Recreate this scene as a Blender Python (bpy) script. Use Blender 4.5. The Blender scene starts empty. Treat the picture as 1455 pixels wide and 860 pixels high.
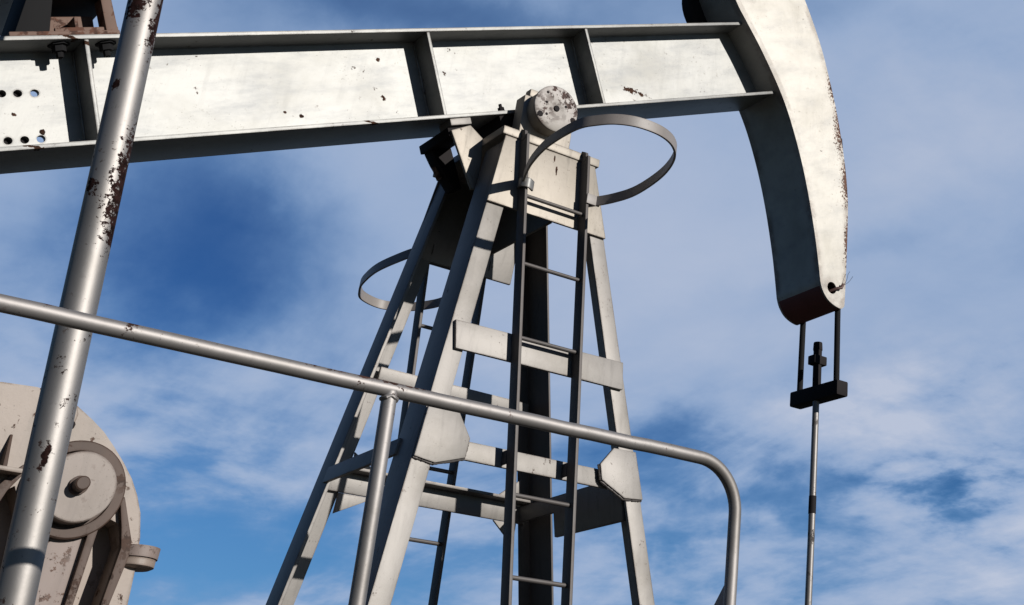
import bpy, bmesh, math, random
from mathutils import Vector, Matrix, noise as mnoise

scene = bpy.context.scene
COL = scene.collection
rad = math.radians
random.seed(7)

# Model units: the pump is measured in half metres from its pivot line; S and ZG bring it to metres with the ground at z = 0.
S, ZG = 0.5, 6.4
def T(p):
    return Vector((p[0] * S, p[1] * S, (p[2] + ZG) * S))

# ---------------------------------------------------------------- camera
cam_d = bpy.data.cameras.new('camera')
cam = bpy.data.objects.new('camera', cam_d)
COL.objects.link(cam)
r = Vector((0.7166, -0.6975, -0.0007)); f = Vector((0.5763, 0.5916, 0.5638)).normalized()
r = (r - f * r.dot(f)).normalized(); u = r.cross(f)
m = Matrix((r, u, -f)).transposed().to_4x4()
m.translation = T((-6.2100, -10.4118, -5.3827))
cam.matrix_world = m
cam_d.sensor_width = 36; cam_d.lens = 47.976
cam_d.shift_x, cam_d.shift_y = -0.3753, -0.3322
cam_d.clip_start = 0.05; cam_d.clip_end = 6000
scene.camera = cam

# ---------------------------------------------------------------- light
SUN = Vector((0.275, -0.894, 0.358)).normalized()
el = math.asin(SUN.z); az = math.atan2(SUN.x, SUN.y)
sun_d = bpy.data.lights.new('sun', 'SUN'); sun_d.energy = 5.0; sun_d.angle = rad(0.53); sun_d.color = (1.0, 0.955, 0.885)
sun = bpy.data.objects.new('sun', sun_d); COL.objects.link(sun)
sun.rotation_euler = (-SUN).to_track_quat('-Z', 'Y').to_euler(); sun.location = (3, -12, 12)

scene.view_settings.view_transform = 'Standard'
scene.view_settings.look = 'None'
scene.view_settings.exposure = 0.0
scene.view_settings.gamma = 1.0
scene.view_settings.use_curve_mapping = False
scene.render.film_transparent = False
scene.cycles.max_bounces = 6

world = bpy.data.worlds.new('World'); scene.world = world; world.use_nodes = True
def make_sky():
    nt = world.node_tree; N = nt.nodes; L = nt.links; N.clear()
    def node(t, **k):
        n = N.new(t)
        for a, b in k.items(): setattr(n, a, b)
        return n
    def val(x, sock):
        if hasattr(x, 'is_linked'): L.new(x, sock)
        else: sock.default_value = x
    def mth(op, a, b=None, clamp=False):
        n = node('ShaderNodeMath', operation=op, use_clamp=clamp); val(a, n.inputs[0])
        if b is not None: val(b, n.inputs[1])
        return n.outputs[0]
    def vm(op, a, b):
        n = node('ShaderNodeVectorMath', operation=op); val(a, n.inputs[0]); val(b, n.inputs[1])
        return n.outputs['Value'] if op == 'DOT_PRODUCT' else n.outputs[0]
    out = node('ShaderNodeOutputWorld'); bg = node('ShaderNodeBackground')
    sky = node('ShaderNodeTexSky', sky_type='NISHITA', sun_disc=False)
    sky.sun_elevation = el; sky.sun_rotation = az; sky.air_density = 1.0; sky.dust_density = 0.3; sky.ozone_density = 3.0
    tc = node('ShaderNodeTexCoord'); D = tc.outputs['Generated']
    sep = node('ShaderNodeSeparateXYZ'); L.new(D, sep.inputs[0])
    zc = mth('ADD', mth('MAXIMUM', sep.outputs[2], 0.0), 0.16)
    inv = mth('DIVIDE', 1.0, zc)
    cmb = node('ShaderNodeCombineXYZ')
    L.new(mth('MULTIPLY', sep.outputs[0], inv), cmb.inputs[0]); L.new(mth('MULTIPLY', sep.outputs[1], inv), cmb.inputs[1])
    P = cmb.outputs[0]                                   # a flat cloud layer seen in perspective
    def noise(vec, scale, detail, rough, dist=0.0, out='Fac'):
        n = node('ShaderNodeTexNoise', noise_dimensions='3D'); L.new(vec, n.inputs['Vector'])
        n.inputs['Scale'].default_value = scale; n.inputs['Detail'].default_value = detail
        n.inputs['Roughness'].default_value = rough; n.inputs['Distortion'].default_value = dist
        return n.outputs[out]
    # warped direction, so that the large cloud masses have uneven outlines
    w = vm('SUBTRACT', noise(D, 7.0, 6, 0.6, out='Color'), (0.5, 0.5, 0.5))
    sc = node('ShaderNodeVectorMath', operation='SCALE'); L.new(w, sc.inputs[0]); sc.inputs['Scale'].default_value = 0.10
    DW = vm('ADD', D, sc.outputs[0])
    mp = node('ShaderNodeMapping'); L.new(P, mp.inputs[0]); mp.inputs['Rotation'].default_value = (0, 0, 0); mp.inputs['Scale'].default_value = (1.25, 0.55, 1)
    fine = noise(mp.outputs[0], 2.4, 9, 0.58, 0.35)
    broad = noise(P, 0.9, 5, 0.55, 0.3)
    puff = noise(P, 5.2, 9, 0.60, 0.2)
    low = node('ShaderNodeMapRange', interpolation_type='SMOOTHSTEP'); L.new(sep.outputs[2], low.inputs[0])
    low.inputs[1].default_value = 0.22; low.inputs[2].default_value = 0.36; low.inputs[3].default_value = 1.7; low.inputs[4].default_value = 0.65
    cov = mth('ADD', 0.92, mth('MULTIPLY', mth('SUBTRACT', fine, 0.5), low.outputs[0]))
    cov = mth('ADD', cov, mth('MULTIPLY', mth('SUBTRACT', broad, 0.5), 0.45))
    plow = node('ShaderNodeMapRange', interpolation_type='SMOOTHSTEP'); L.new(sep.outputs[2], plow.inputs[0])
    plow.inputs[1].default_value = 0.20; plow.inputs[2].default_value = 0.36; plow.inputs[3].default_value = 0.95; plow.inputs[4].default_value = 0.28
    cov = mth('ADD', cov, mth('MULTIPLY', mth('SUBTRACT', puff, 0.5), plow.outputs[0]))
    puff2 = noise(vm('ADD', P, (3.1, 1.7, 0.4)), 3.6, 10, 0.60, 0.15)
    # larger openings (negative) and banks (positive): direction, half width, half height (radians), lean, weight
    banks = BANKS
    for d, a, b, lean, wt, *pf in banks:
        d = Vector(d).normalized(); h = Vector((d.y, -d.x, 0)).normalized(); v = h.cross(d) * 1.0
        if v.z < 0: v = -v
        hh = h * math.cos(lean) + v * math.sin(lean); vv = -h * math.sin(lean) + v * math.cos(lean)
        x = vm('DOT_PRODUCT', DW, tuple(hh / a)); y = vm('DOT_PRODUCT', DW, tuple(vv / b))
        # offset so that the bank is centred on d (dot of d with hh, vv is zero already)
        q = mth('ADD', mth('MULTIPLY', x, x), mth('MULTIPLY', y, y))
        front = mth('GREATER_THAN', vm('DOT_PRODUCT', D, tuple(d)), 0.0)
        g = mth('MULTIPLY', mth('POWER', 2.718, mth('MULTIPLY', q, -1.0)), front)
        cov = mth('ADD', cov, mth('MULTIPLY', g, wt))
        if pf: cov = mth('ADD', cov, mth('MULTIPLY', mth('MULTIPLY', mth('SUBTRACT', puff2, 0.46), pf[0]), g))
    # clouds only on the side in view; unseen sky left clear to darken shade
    side = node('ShaderNodeMapRange', interpolation_type='SMOOTHSTEP'); L.new(vm('DOT_PRODUCT', DW, (0.60, 0.75, 0.1)), side.inputs[0])
    side.inputs[1].default_value = 0.25; side.inputs[2].default_value = 0.72; side.inputs[3].default_value = -1.1; side.inputs[4].default_value = 0.0
    cov = mth('ADD', cov, side.outputs[0])
    # crisper, better separated clouds low down; a smooth veil higher up
    crisp = node('ShaderNodeMapRange', interpolation_type='SMOOTHSTEP'); L.new(sep.outputs[2], crisp.inputs[0])
    crisp.inputs[1].default_value = 0.22; crisp.inputs[2].default_value = 0.36; crisp.inputs[3].default_value = 1.55; crisp.inputs[4].default_value = 1.0
    lowc = node('ShaderNodeMapRange', interpolation_type='SMOOTHSTEP'); L.new(sep.outputs[2], lowc.inputs[0])
    lowc.inputs[1].default_value = 0.20; lowc.inputs[2].default_value = 0.34; lowc.inputs[3].default_value = 0.82; lowc.inputs[4].default_value = 1.04
    cov = mth('ADD', mth('MULTIPLY', mth('SUBTRACT', cov, 0.95), crisp.outputs[0]), lowc.outputs[0])
    mr = node('ShaderNodeMapRange', interpolation_type='SMOOTHSTEP'); L.new(cov, mr.inputs[0])
    mr.inputs[1].default_value = 0.0; mr.inputs[2].default_value = 1.1; mr.inputs[3].default_value = 0.0; mr.inputs[4].default_value = 0.93
    fac = mr.outputs[0]
    # clear air: deepen the blue of the Nishita sky a little
    hsv = node('ShaderNodeHueSaturation'); L.new(sky.outputs[0], hsv.inputs['Color'])
    hsv.inputs['Saturation'].default_value = 1.12; hsv.inputs['Value'].default_value = SKY_V
    # cloud: bluish veil, whiter and warmer where thick
    cr = node('ShaderNodeMapRange'); L.new(cov, cr.inputs[0])
    cr.inputs[1].default_value = 0.5; cr.inputs[2].default_value = 1.75; cr.inputs[3].default_value = 0; cr.inputs[4].default_value = 1
    cm = node('ShaderNodeMix', data_type='RGBA'); L.new(cr.outputs[0], cm.inputs['Factor'])
    cm.inputs['A'].default_value = (*CLOUD_A, 1); cm.inputs['B'].default_value = (*CLOUD_B, 1)
    # clouds over clear sky, faded out by choice behind the camera and left
    mx = node('ShaderNodeMix', data_type='RGBA'); L.new(fac, mx.inputs['Factor'])
    tint = node('ShaderNodeMix', data_type='RGBA', blend_type='MULTIPLY'); tint.inputs['Factor'].default_value = 1
    L.new(hsv.outputs[0], tint.inputs['A']); tl = node('ShaderNodeMapRange', interpolation_type='SMOOTHSTEP'); L.new(sep.outputs[2], tl.inputs[0])
    tl.inputs[1].default_value = 0.18; tl.inputs[2].default_value = 0.34
    tm = node('ShaderNodeMix', data_type='RGBA'); L.new(tl.outputs[0], tm.inputs['Factor'])
    tm.inputs['A'].default_value = (0.80, 1.22, 1.66, 1); tm.inputs['B'].default_value = (0.50, 0.82, 1.30, 1)
    # unseen sky behind and left is dimmed, so that shaded faces go darker
    dk = node('ShaderNodeMapRange'); L.new(side.outputs[0], dk.inputs[0])
    dk.inputs[1].default_value = -1.1; dk.inputs[2].default_value = 0.0; dk.inputs[3].default_value = 0.5; dk.inputs[4].default_value = 1.0
    ts = node('ShaderNodeVectorMath', operation='SCALE'); L.new(tm.outputs['Result'], ts.inputs[0]); L.new(dk.outputs[0], ts.inputs['Scale'])
    L.new(ts.outputs[0], tint.inputs['B'])
    L.new(tint.outputs['Result'], mx.inputs['A']); L.new(cm.outputs['Result'], mx.inputs['B'])
    L.new(mx.outputs['Result'], bg.inputs['Color']); bg.inputs['Strength'].default_value = 0.05
    L.new(bg.outputs[0], out.inputs[0])
SKY_V = 1.0
CLOUD_A = (3.7, 6.6, 11.6); CLOUD_B = (10.3, 11.5, 14.3)
BANKS = [
    ((0.238, 0.904, 0.357), 0.070, 0.080, 0.3, -0.75),     # deep blue opening left of the tower
    ((0.275, 0.899, 0.335), 0.06, 0.05, 0, -0.30),
    ((0.343, 0.791, 0.507), 0.16, 0.035, -0.1, -0.55),     # blue above the beam
    ((0.161, 0.929, 0.333), 0.06, 0.12, 0, 0.10),
    ((0.300, 0.868, 0.405), 0.05, 0.05, 0, 0.25),
    ((0.298, 0.928, 0.224), 0.10, 0.05, 0, 0.20, 1.6),
    ((0.336, 0.920, 0.170), 0.10, 0.020, 0.1, -0.50),
    ((0.487, 0.767, 0.400), 0.14, 0.08, 0.1, 0.30),
    ((0.545, 0.755, 0.355), 0.10, 0.07, 0.1, 0.30),
    ((0.441, 0.845, 0.304), 0.10, 0.07, 0, 0.15),
    ((0.640, 0.600, 0.475), 0.12, 0.10, 0.3, 0.22, 1.6),
    ((0.667, 0.690, 0.288), 0.10, 0.032, 0.25, 0.55, 3.6),     # bright bank right of the polished rod
    ((0.560, 0.790, 0.250), 0.08, 0.014, 0.15, -0.22),
    ((0.640, 0.735, 0.225), 0.09, 0.016, 0.12, -0.22),
    ((0.700, 0.670, 0.235), 0.07, 0.030, 0.3, 0.10, 3.4),
    ((0.600, 0.780, 0.180), 0.09, 0.016, 0.1, 0.25),
    ((0.570, 0.797, 0.200), 0.07, 0.012, 0.2, -0.30),
    ((0.728, 0.660, 0.185), 0.06, 0.045, 0.5, 0.15, 2.2),
    ((0.600, 0.705, 0.370), 0.10, 0.014, 0.45, -0.25),
    ((0.52, 0.66, 0.535), 0.2, 0.03, 0, -0.25),
]
make_sky()

# ---------------------------------------------------------------- materials
def paint(name, base, rough=0.5, metallic=0.0, grime=0.5, rust=0.4, edge=0.5, rustcol=(0.075, 0.036, 0.022), spots=0.66, scale=1.0, streak=0.35, spec=0.5, erad=0.012, pepper=0.5, smear=0.0, patches=(), fine=1.0, pscale=34):
    """weathered painted steel: uneven tone, run-off streaks, grime and rust spots, worn edges"""
    mt = bpy.data.materials.new(name); mt.use_nodes = True
    nt = mt.node_tree; N = nt.nodes; L = nt.links
    b = N['Principled BSDF']; b.inputs['Roughness'].default_value = rough; b.inputs['Metallic'].default_value = metallic
    b.inputs['Specular IOR Level'].default_value = spec
    pos = N.new('ShaderNodeNewGeometry').outputs['Position']
    def noise(scale_, detail=6, ro=0.6, stretch=None, dist=0.0):
        n = N.new('ShaderNodeTexNoise'); n.inputs['Scale'].default_value = scale_ * scale; n.inputs['Detail'].default_value = detail
        n.inputs['Roughness'].default_value = ro; n.inputs['Distortion'].default_value = dist
        if stretch:
            mp = N.new('ShaderNodeMapping'); mp.inputs['Scale'].default_value = stretch; L.new(pos, mp.inputs[0]); L.new(mp.outputs[0], n.inputs['Vector'])
        else: L.new(pos, n.inputs['Vector'])
        return n.outputs['Fac']
    def rng(v, a, c, lo=0.0, hi=1.0):
        n = N.new('ShaderNodeMapRange'); n.interpolation_type = 'SMOOTHSTEP'; L.new(v, n.inputs[0])
        for i, x in enumerate((a, c, lo, hi)): n.inputs[i + 1].default_value = x
        return n.outputs[0]
    def mul(a, c, op='MULTIPLY'):
        n = N.new('ShaderNodeMath'); n.operation = op; n.use_clamp = True
        for i, x in enumerate((a, c)):
            if hasattr(x, 'is_linked'): L.new(x, n.inputs[i])
            else: n.inputs[i].default_value = x
        return n.outputs[0]
    def mix(fac, a, c):
        n = N.new('ShaderNodeMix'); n.data_type = 'RGBA'; L.new(fac, n.inputs['Factor'])
        for s, x in (('A', a), ('B', c)):
            if hasattr(x, 'is_linked'): L.new(x, n.inputs[s])
            else: n.inputs[s].default_value = (*x, 1)
        return n.outputs['Result']
    dirty = tuple(c * k for c, k in zip(base, (0.66, 0.65, 0.62)))
    col = mix(rng(noise(2.2, 7, 0.62, dist=0.3), 0.42, 0.72, 0, grime), base, dirty)
    col = mix(mul(rng(noise(9, 5, 0.6, (3.2, 3.2, 0.35)), 0.5, 0.78), streak), col, tuple(c * 0.52 for c in base))
    gritty = rng(noise(55, 4, 0.7), 0.60, 0.70)
    zone = rng(noise(3.5, 4, 0.6), 0.45, 0.68)
    col = mix(mul(mul(gritty, zone), grime), col, tuple(c * k for c, k in zip(base, (0.42, 0.39, 0.34))))
    if smear:
        rot = N.new('ShaderNodeMapping'); rot.vector_type = 'TEXTURE'; rot.inputs['Rotation'].default_value = (0, -0.42309, 0); L.new(pos, rot.inputs[0])
        mp2 = N.new('ShaderNodeMapping'); mp2.inputs['Scale'].default_value = (0.7, 1, 2.4); L.new(rot.outputs[0], mp2.inputs[0])
        sn = N.new('ShaderNodeTexNoise'); sn.inputs['Scale'].default_value = 5.0; sn.inputs['Detail'].default_value = 8; sn.inputs['Roughness'].default_value = 0.68; L.new(mp2.outputs[0], sn.inputs['Vector'])
        col = mix(mul(rng(sn.outputs['Fac'], 0.40, 0.80), smear), col, tuple(c * k for c, k in zip(base, (0.58, 0.60, 0.64))))
    pep = mul(rng(noise(150, 3, 0.6), 0.66, 0.72), rng(noise(6, 5, 0.65), 0.42, 0.66))
    col = mix(mul(pep, pepper), col, (0.035, 0.028, 0.022))
    rz = mul(rng(noise(16 * fine, 8, 0.72), spots, spots + 0.035), rng(noise(2.9, 3, 0.5), 0.40, 0.58))
    rmask = mul(rz, min(1.0, rust * 1.6))
    for c_, r_, amp in patches:                # single worn places on this piece: centre, half sizes (m), raggedness
        sb = N.new('ShaderNodeVectorMath'); sb.operation = 'SUBTRACT'; L.new(pos, sb.inputs[0]); sb.inputs[1].default_value = c_
        dv = N.new('ShaderNodeVectorMath'); dv.operation = 'DIVIDE'; L.new(sb.outputs[0], dv.inputs[0]); dv.inputs[1].default_value = r_
        ln = N.new('ShaderNodeVectorMath'); ln.operation = 'LENGTH'; L.new(dv.outputs[0], ln.inputs[0])
        nz = N.new('ShaderNodeMath'); nz.operation = 'MULTIPLY_ADD'; L.new(noise(pscale, 7, 0.7), nz.inputs[0]); nz.inputs[1].default_value = amp; nz.inputs[2].default_value = -amp * 0.5
        sm = N.new('ShaderNodeMath'); sm.operation = 'SUBTRACT'; L.new(nz.outputs[0], sm.inputs[0]); L.new(ln.outputs['Value'], sm.inputs[1])
        rmask = mul(rmask, rng(sm.outputs[0], -0.80, -0.66), 'MAXIMUM')
    if edge > 0:
        bv = N.new('ShaderNodeBevel'); bv.samples = 4; bv.inputs['Radius'].default_value = erad
        dt = N.new('ShaderNodeVectorMath'); dt.operation = 'DOT_PRODUCT'
        L.new(bv.outputs[0], dt.inputs[0]); L.new(N['Principled BSDF'].id_data.nodes.new('ShaderNodeNewGeometry').outputs['Normal'], dt.inputs[1])
        e = rng(dt.outputs['Value'], 0.985, 0.86)
        e = mul(e, rng(noise(6, 8, 0.72), 0.38, 0.60))
        rmask = mul(rmask, mul(e, edge), 'MAXIMUM')
    rc = mix(rng(noise(40, 4, 0.7), 0.4, 0.65), rustcol, tuple(c * 0.35 for c in rustcol))
    col = mix(rmask, col, rc)
    L.new(col, b.inputs['Base Color'])
    L.new(rng(rmask, 0, 1, rough, 0.85), b.inputs['Roughness'])
    bp = N.new('ShaderNodeBump'); bp.inputs['Strength'].default_value = 0.12; bp.inputs['Distance'].default_value = 0.004
    L.new(noise(30, 6, 0.65), bp.inputs['Height']); L.new(bp.outputs[0], b.inputs['Normal'])
    return mt

def ground_mat(name, a, b_, scale):
    mt = bpy.data.materials.new(name); mt.use_nodes = True
    N = mt.node_tree.nodes; L = mt.node_tree.links; b = N['Principled BSDF']; b.inputs['Roughness'].default_value = 0.95
    g = N.new('ShaderNodeNewGeometry'); n = N.new('ShaderNodeTexNoise'); n.inputs['Scale'].default_value = scale; n.inputs['Detail'].default_value = 9
    L.new(g.outputs['Position'], n.inputs['Vector'])
    c = N.new('ShaderNodeValToRGB'); c.color_ramp.elements[0].position = 0.38; c.color_ramp.elements[1].position = 0.65
    c.color_ramp.elements[0].color = (*a, 1); c.color_ramp.elements[1].color = (*b_, 1)
    L.new(n.outputs['Fac'], c.inputs[0]); L.new(c.outputs[0], b.inputs['Base Color'])
    bp = N.new('ShaderNodeBump'); bp.inputs['Distance'].default_value = 0.05; L.new(n.outputs['Fac'], bp.inputs['Height']); L.new(bp.outputs[0], b.inputs['Normal'])
    return mt

BEAM_SPOTS = [((-1.402, -0.01, 3.108), (0.012, 0.05, 0.010), 3.0), ((-1.47, -0.01, 3.101), (0.009, 0.05, 0.007), 2.6), ((-1.162, -0.01, 3.47), (0.016, 0.05, 0.012), 4.2),
              ((-1.093, -0.01, 3.308), (0.014, 0.05, 0.012), 4.0), ((0.126, -0.01, 3.815), (0.10, 0.05, 0.016), 4.6), ((-2.252, -0.01, 2.735), (0.012, 0.05, 0.012), 3.4),
              ((-2.354, -0.01, 2.764), (0.012, 0.05, 0.010), 3.2), ((-2.35, -0.135, 2.62), (0.25, 0.03, 0.010), 3.0), ((-1.1, -0.135, 3.12), (0.5, 0.03, 0.008), 3.0), ((-2.2, -0.135, 3.05), (0.5, 0.03, 0.010), 3.0)]
M = dict(
    beam=paint('white_beam_paint', (0.275, 0.275, 0.268), rough=0.57, metallic=0.78, smear=0.8, grime=0.6, rust=0.8, edge=0.7, spots=0.64, streak=0.22, pepper=0.9, fine=1.5, patches=BEAM_SPOTS),
    head=paint('white_head_paint', (0.40, 0.385, 0.358), rough=0.60, metallic=0.72, smear=0.55, grime=0.75, rust=0.7, edge=0.85, spots=0.645, streak=0.12, rustcol=(0.17, 0.095, 0.072), erad=0.06, pepper=1.0, fine=1.8, pscale=75, patches=[((1.43, -0.17, 3.72), (0.05, 0.06, 0.20), 4.4), ((1.375, -0.17, 4.02), (0.06, 0.06, 0.20), 4.4), ((1.31, -0.17, 4.28), (0.05, 0.06, 0.16), 4.2), ((1.44, -0.17, 3.35), (0.03, 0.06, 0.16), 4.2)]),
    post=paint('grey_white_post_paint', (0.238, 0.226, 0.216), rough=0.60, metallic=0.72, grime=0.75, rust=0.5, edge=0.6, spots=0.63, fine=1.5, streak=0.45, pepper=0.9),
    block=paint('cream_block_paint', (0.305, 0.278, 0.245), rough=0.60, metallic=0.70, grime=0.6, rust=0.6, edge=0.7, spots=0.63, fine=1.5, streak=0.7, pepper=0.9, patches=[((-0.390, -0.31, 3.10), (0.007, 0.05, 0.035), 2.2), ((-0.405, -0.31, 3.16), (0.005, 0.05, 0.02), 2.2)]),
    pipe=paint('silver_pipe_paint', (0.30, 0.285, 0.275), rough=0.58, metallic=0.88, grime=0.45, rust=1.0, edge=0, spots=0.60, fine=1.7, rustcol=(0.040, 0.018, 0.016), streak=0.15, pepper=0.9, pscale=62, patches=[
        ((-2.150, -0.925, 2.25), (0.06, 0.06, 0.20), 3.6), ((-2.145, -0.915, 2.12), (0.05, 0.05, 0.10), 3.0), ((-2.155, -0.92, 2.36), (0.05, 0.05, 0.12), 4.0),
        ((-2.29, -0.935, 2.83), (0.03, 0.04, 0.07), 3.8), ((-2.21, -0.93, 2.80), (0.03, 0.05, 0.14), 3.6), ((-2.265, -0.935, 2.55), (0.012, 0.03, 0.022), 3.2),
        ((-2.235, -0.93, 2.22), (0.02, 0.035, 0.04), 3.6), ((-2.12, -0.95, 1.475), (0.013, 0.04, 0.05), 2.2)]),
    rail=paint('handrail_paint', (0.275, 0.26, 0.255), rough=0.58, metallic=0.75, grime=1.0, rust=0.9, edge=0, patches=[((-1.62, -1.80, 1.600), (0.26, 0.05, 0.022), 2.6), ((-2.4, -1.80, 1.598), (0.12, 0.05, 0.016), 2.4)], fine=1.6, pepper=1.0, spots=0.60, rustcol=(0.085, 0.04, 0.03), streak=0.2),
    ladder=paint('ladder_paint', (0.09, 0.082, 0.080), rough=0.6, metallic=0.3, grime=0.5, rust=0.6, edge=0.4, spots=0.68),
    hoop=paint('hoop_paint', (0.21, 0.19, 0.18), rough=0.5, grime=0.5, rust=0.7, edge=0.3, spots=0.66),
    cap=paint('bearing_cap_paint', (0.41, 0.38, 0.36), rough=0.6, grime=0.9, rust=1.0, edge=0.9, spots=0.485, rustcol=(0.06, 0.03, 0.024), scale=1.6, erad=0.02, pepper=1.0),
    gear=paint('gear_housing_paint', (0.235, 0.188, 0.158), rough=0.5, grime=0.9, rust=0.8, edge=0.7, spots=0.575, streak=0.7, pepper=1.0),
    gearbrown=paint('gear_brown_paint', (0.068, 0.040, 0.029), rough=0.65, grime=1.0, rust=1.0, edge=0.7, spots=0.53, rustcol=(0.05, 0.025, 0.016)),
    gearpanel=paint('gear_panel_paint', (0.19, 0.148, 0.132), rough=0.6, grime=0.8, rust=0.7, edge=0.3, spots=0.56, rustcol=(0.10, 0.06, 0.045), pepper=1.0),
    disc=paint('gear_disc_paint', (0.245, 0.208, 0.187), rough=0.6, grime=0.9, rust=0.9, edge=0.9, spots=0.585, pepper=1.0, scale=1.3),
    rusty=paint('rusty_bracket', (0.13, 0.075, 0.055), rough=0.7, grime=0.8, rust=1.0, edge=0.8, spots=0.5, rustcol=(0.09, 0.035, 0.02)),
    dark=paint('oily_black_steel', (0.014, 0.012, 0.013), rough=0.75, spec=0.15, grime=0.6, rust=0.3, edge=0.2, rustcol=(0.05, 0.022, 0.018)),
    darkred=paint('oily_red_brown', (0.09, 0.045, 0.04), rough=0.6, grime=0.6, rust=0.5, edge=0.3),
    cable=paint('greased_wire_rope', (0.012, 0.012, 0.013), rough=0.8, spec=0.12, grime=0.4, rust=0.0, edge=0, streak=0),
    tip=paint('red_brown_tip', (0.12, 0.032, 0.028), rough=0.65, grime=0.8, rust=0.6, edge=0.3),
    rod=paint('worn_polished_rod', (0.21, 0.20, 0.195), rough=0.5, metallic=0.6, grime=0.8, rust=0.45, edge=0, spots=0.57, rustcol=(0.03, 0.02, 0.018)),
    concrete=ground_mat('oil_stained_pad', (0.035, 0.033, 0.03), (0.07, 0.066, 0.06), 6),
    ground=ground_mat('dry_grass_ground', (0.014, 0.017, 0.008), (0.034, 0.030, 0.017), 1.3),
)

# ---------------------------------------------------------------- mesh helpers
class MB:
    """collects solids (in pump units) into one mesh"""
    def __init__(s): s.bm = bmesh.new()
    def poly(s, faces, verts):
        vs = [s.bm.verts.new(v) for v in verts]
        for f_ in faces:
            try: s.bm.faces.new([vs[i] for i in f_])
            except ValueError: pass
        return s
    def hexa(s, lo, hi):
        n = len(lo); vs = list(lo) + list(hi)
        fs = [list(range(n))[::-1], list(range(n, 2 * n))] + [[i, (i + 1) % n, n + (i + 1) % n, n + i] for i in range(n)]
        return s.poly(fs, [Vector(v) for v in vs])
    def box(s, x0, x1, y0, y1, z0, z1, xf=None):
        lo = [(x0, y0, z0), (x1, y0, z0), (x1, y1, z0), (x0, y1, z0)]; hi = [(a, b, z1) for a, b, _ in lo]
        if xf: lo = [xf(*p) for p in lo]; hi = [xf(*p) for p in hi]
        return s.hexa(lo, hi)
    def prism(s, pts, y0, y1, xf=None):
        """outline in x,z swept along y"""
        lo = [(p[0], y0, p[1]) for p in pts]; hi = [(p[0], y1, p[1]) for p in pts]
        if xf: lo = [xf(*p) for p in lo]; hi = [xf(*p) for p in hi]
        return s.hexa(lo, hi)
    def tube(s, path, rad_, n=16, cap=True):
        path = [Vector(p) for p in path]; rings = []
        up = Vector((0, 0, 1)) if abs((path[1] - path[0]).normalized().z) < 0.9 else Vector((0, 1, 0))
        for i, p in enumerate(path):
            t = (path[min(i + 1, len(path) - 1)] - path[max(i - 1, 0)]).normalized()
            a = t.cross(up).normalized(); b = a.cross(t).normalized(); up = b
            R_ = rad_[i] if isinstance(rad_, (list, tuple)) else rad_
            rings.append([s.bm.verts.new(p + (a * math.cos(2 * math.pi * k / n) + b * math.sin(2 * math.pi * k / n)) * R_) for k in range(n)])
        for A, B in zip(rings, rings[1:]):
            for k in range(n):
                fc = s.bm.faces.new([A[k], A[(k + 1) % n], B[(k + 1) % n], B[k]]); fc.smooth = True
        if cap:
            s.bm.faces.new(rings[0][::-1]); s.bm.faces.new(rings[-1])
        return s
    def lathe(s, c, axis, prof, n=48):
        """prof: list of (distance along axis, radius)"""
        axis = Vector(axis).normalized(); c = Vector(c)
        a = axis.orthogonal().normalized(); b = axis.cross(a); rings = []
        for d, R_ in prof:
            if R_ <= 1e-6: rings.append([s.bm.verts.new(c + axis * d)])
            else: rings.append([s.bm.verts.new(c + axis * d + (a * math.cos(2 * math.pi * k / n) + b * math.sin(2 * math.pi * k / n)) * R_) for k in range(n)])
        for A, B in zip(rings, rings[1:]):
            for k in range(n):
                k2 = (k + 1) % n
                if len(A) == 1 and len(B) == 1: continue
                q = [A[0], B[k], B[k2]] if len(A) == 1 else ([A[k], A[k2], B[0]] if len(B) == 1 else [A[k], A[k2], B[k2], B[k]])
                fc = s.bm.faces.new(q); fc.smooth = len(q) == 4
        if len(rings[0]) > 1: s.bm.faces.new(rings[0][::-1])
        if len(rings[-1]) > 1: s.bm.faces.new(rings[-1])
        return s
    def strip(s, path, w, t, up=(0, 0, 1), closed=False):
        """flat bar: width w along 'up', thickness t, following path"""
        path = [Vector(p) for p in path]; up = Vector(up); rings = []
        for i, p in enumerate(path):
            tg = (path[min(i + 1, len(path) - 1)] - path[max(i - 1, 0)]).normalized()
            nn = tg.cross(up).normalized()
            rings.append([s.bm.verts.new(p + nn * sx * t / 2 + up * sz * w / 2) for sx, sz in ((-1, -1), (1, -1), (1, 1), (-1, 1))])
        for A, B in zip(rings, rings[1:]):
            for k in range(4):
                s.bm.faces.new([A[k], A[(k + 1) % 4], B[(k + 1) % 4], B[k]]).smooth = True
        s.bm.faces.new(rings[0][::-1]); s.bm.faces.new(rings[-1])
        return s
    def build(s, name, mat, parent=None, bevel=0.008, label=None, seg=2):
        bm = s.bm
        bmesh.ops.recalc_face_normals(bm, faces=bm.faces)
        if bevel:
            es = [e for e in bm.edges if len(e.link_faces) == 2 and e.calc_face_angle(0) > rad(32)]
            try: bmesh.ops.bevel(bm, geom=es, offset=bevel, offset_type='OFFSET', segments=seg, profile=0.6, affect='EDGES', clamp_overlap=True)
            except Exception as ex: print('bevel', name, ex)
        if isinstance(parent, bpy.types.Object):
            base = parent
            o0 = Vector((0, 0, 0))
            while base: o0 += base.location; base = base.parent
        else: o0 = None
        for v in bm.verts: v.co = T(v.co)
        if o0 is None:
            xs = [v.co for v in bm.verts]
            o0 = Vector((sum(c.x for c in xs) / len(xs), sum(c.y for c in xs) / len(xs), min(c.z for c in xs)))
            loc = o0
        else: loc = Vector((0, 0, 0))
        for v in bm.verts: v.co -= o0
        me = bpy.data.meshes.new(name); bm.to_mesh(me); bm.free()
        for e in me.edges: pass
        me.materials.append(M[mat] if isinstance(mat, str) else mat)
        o = bpy.data.objects.new(name, me); COL.objects.link(o); o.location = loc
        if parent: o.parent = parent
        if label: o['label'] = label
        return o

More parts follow.
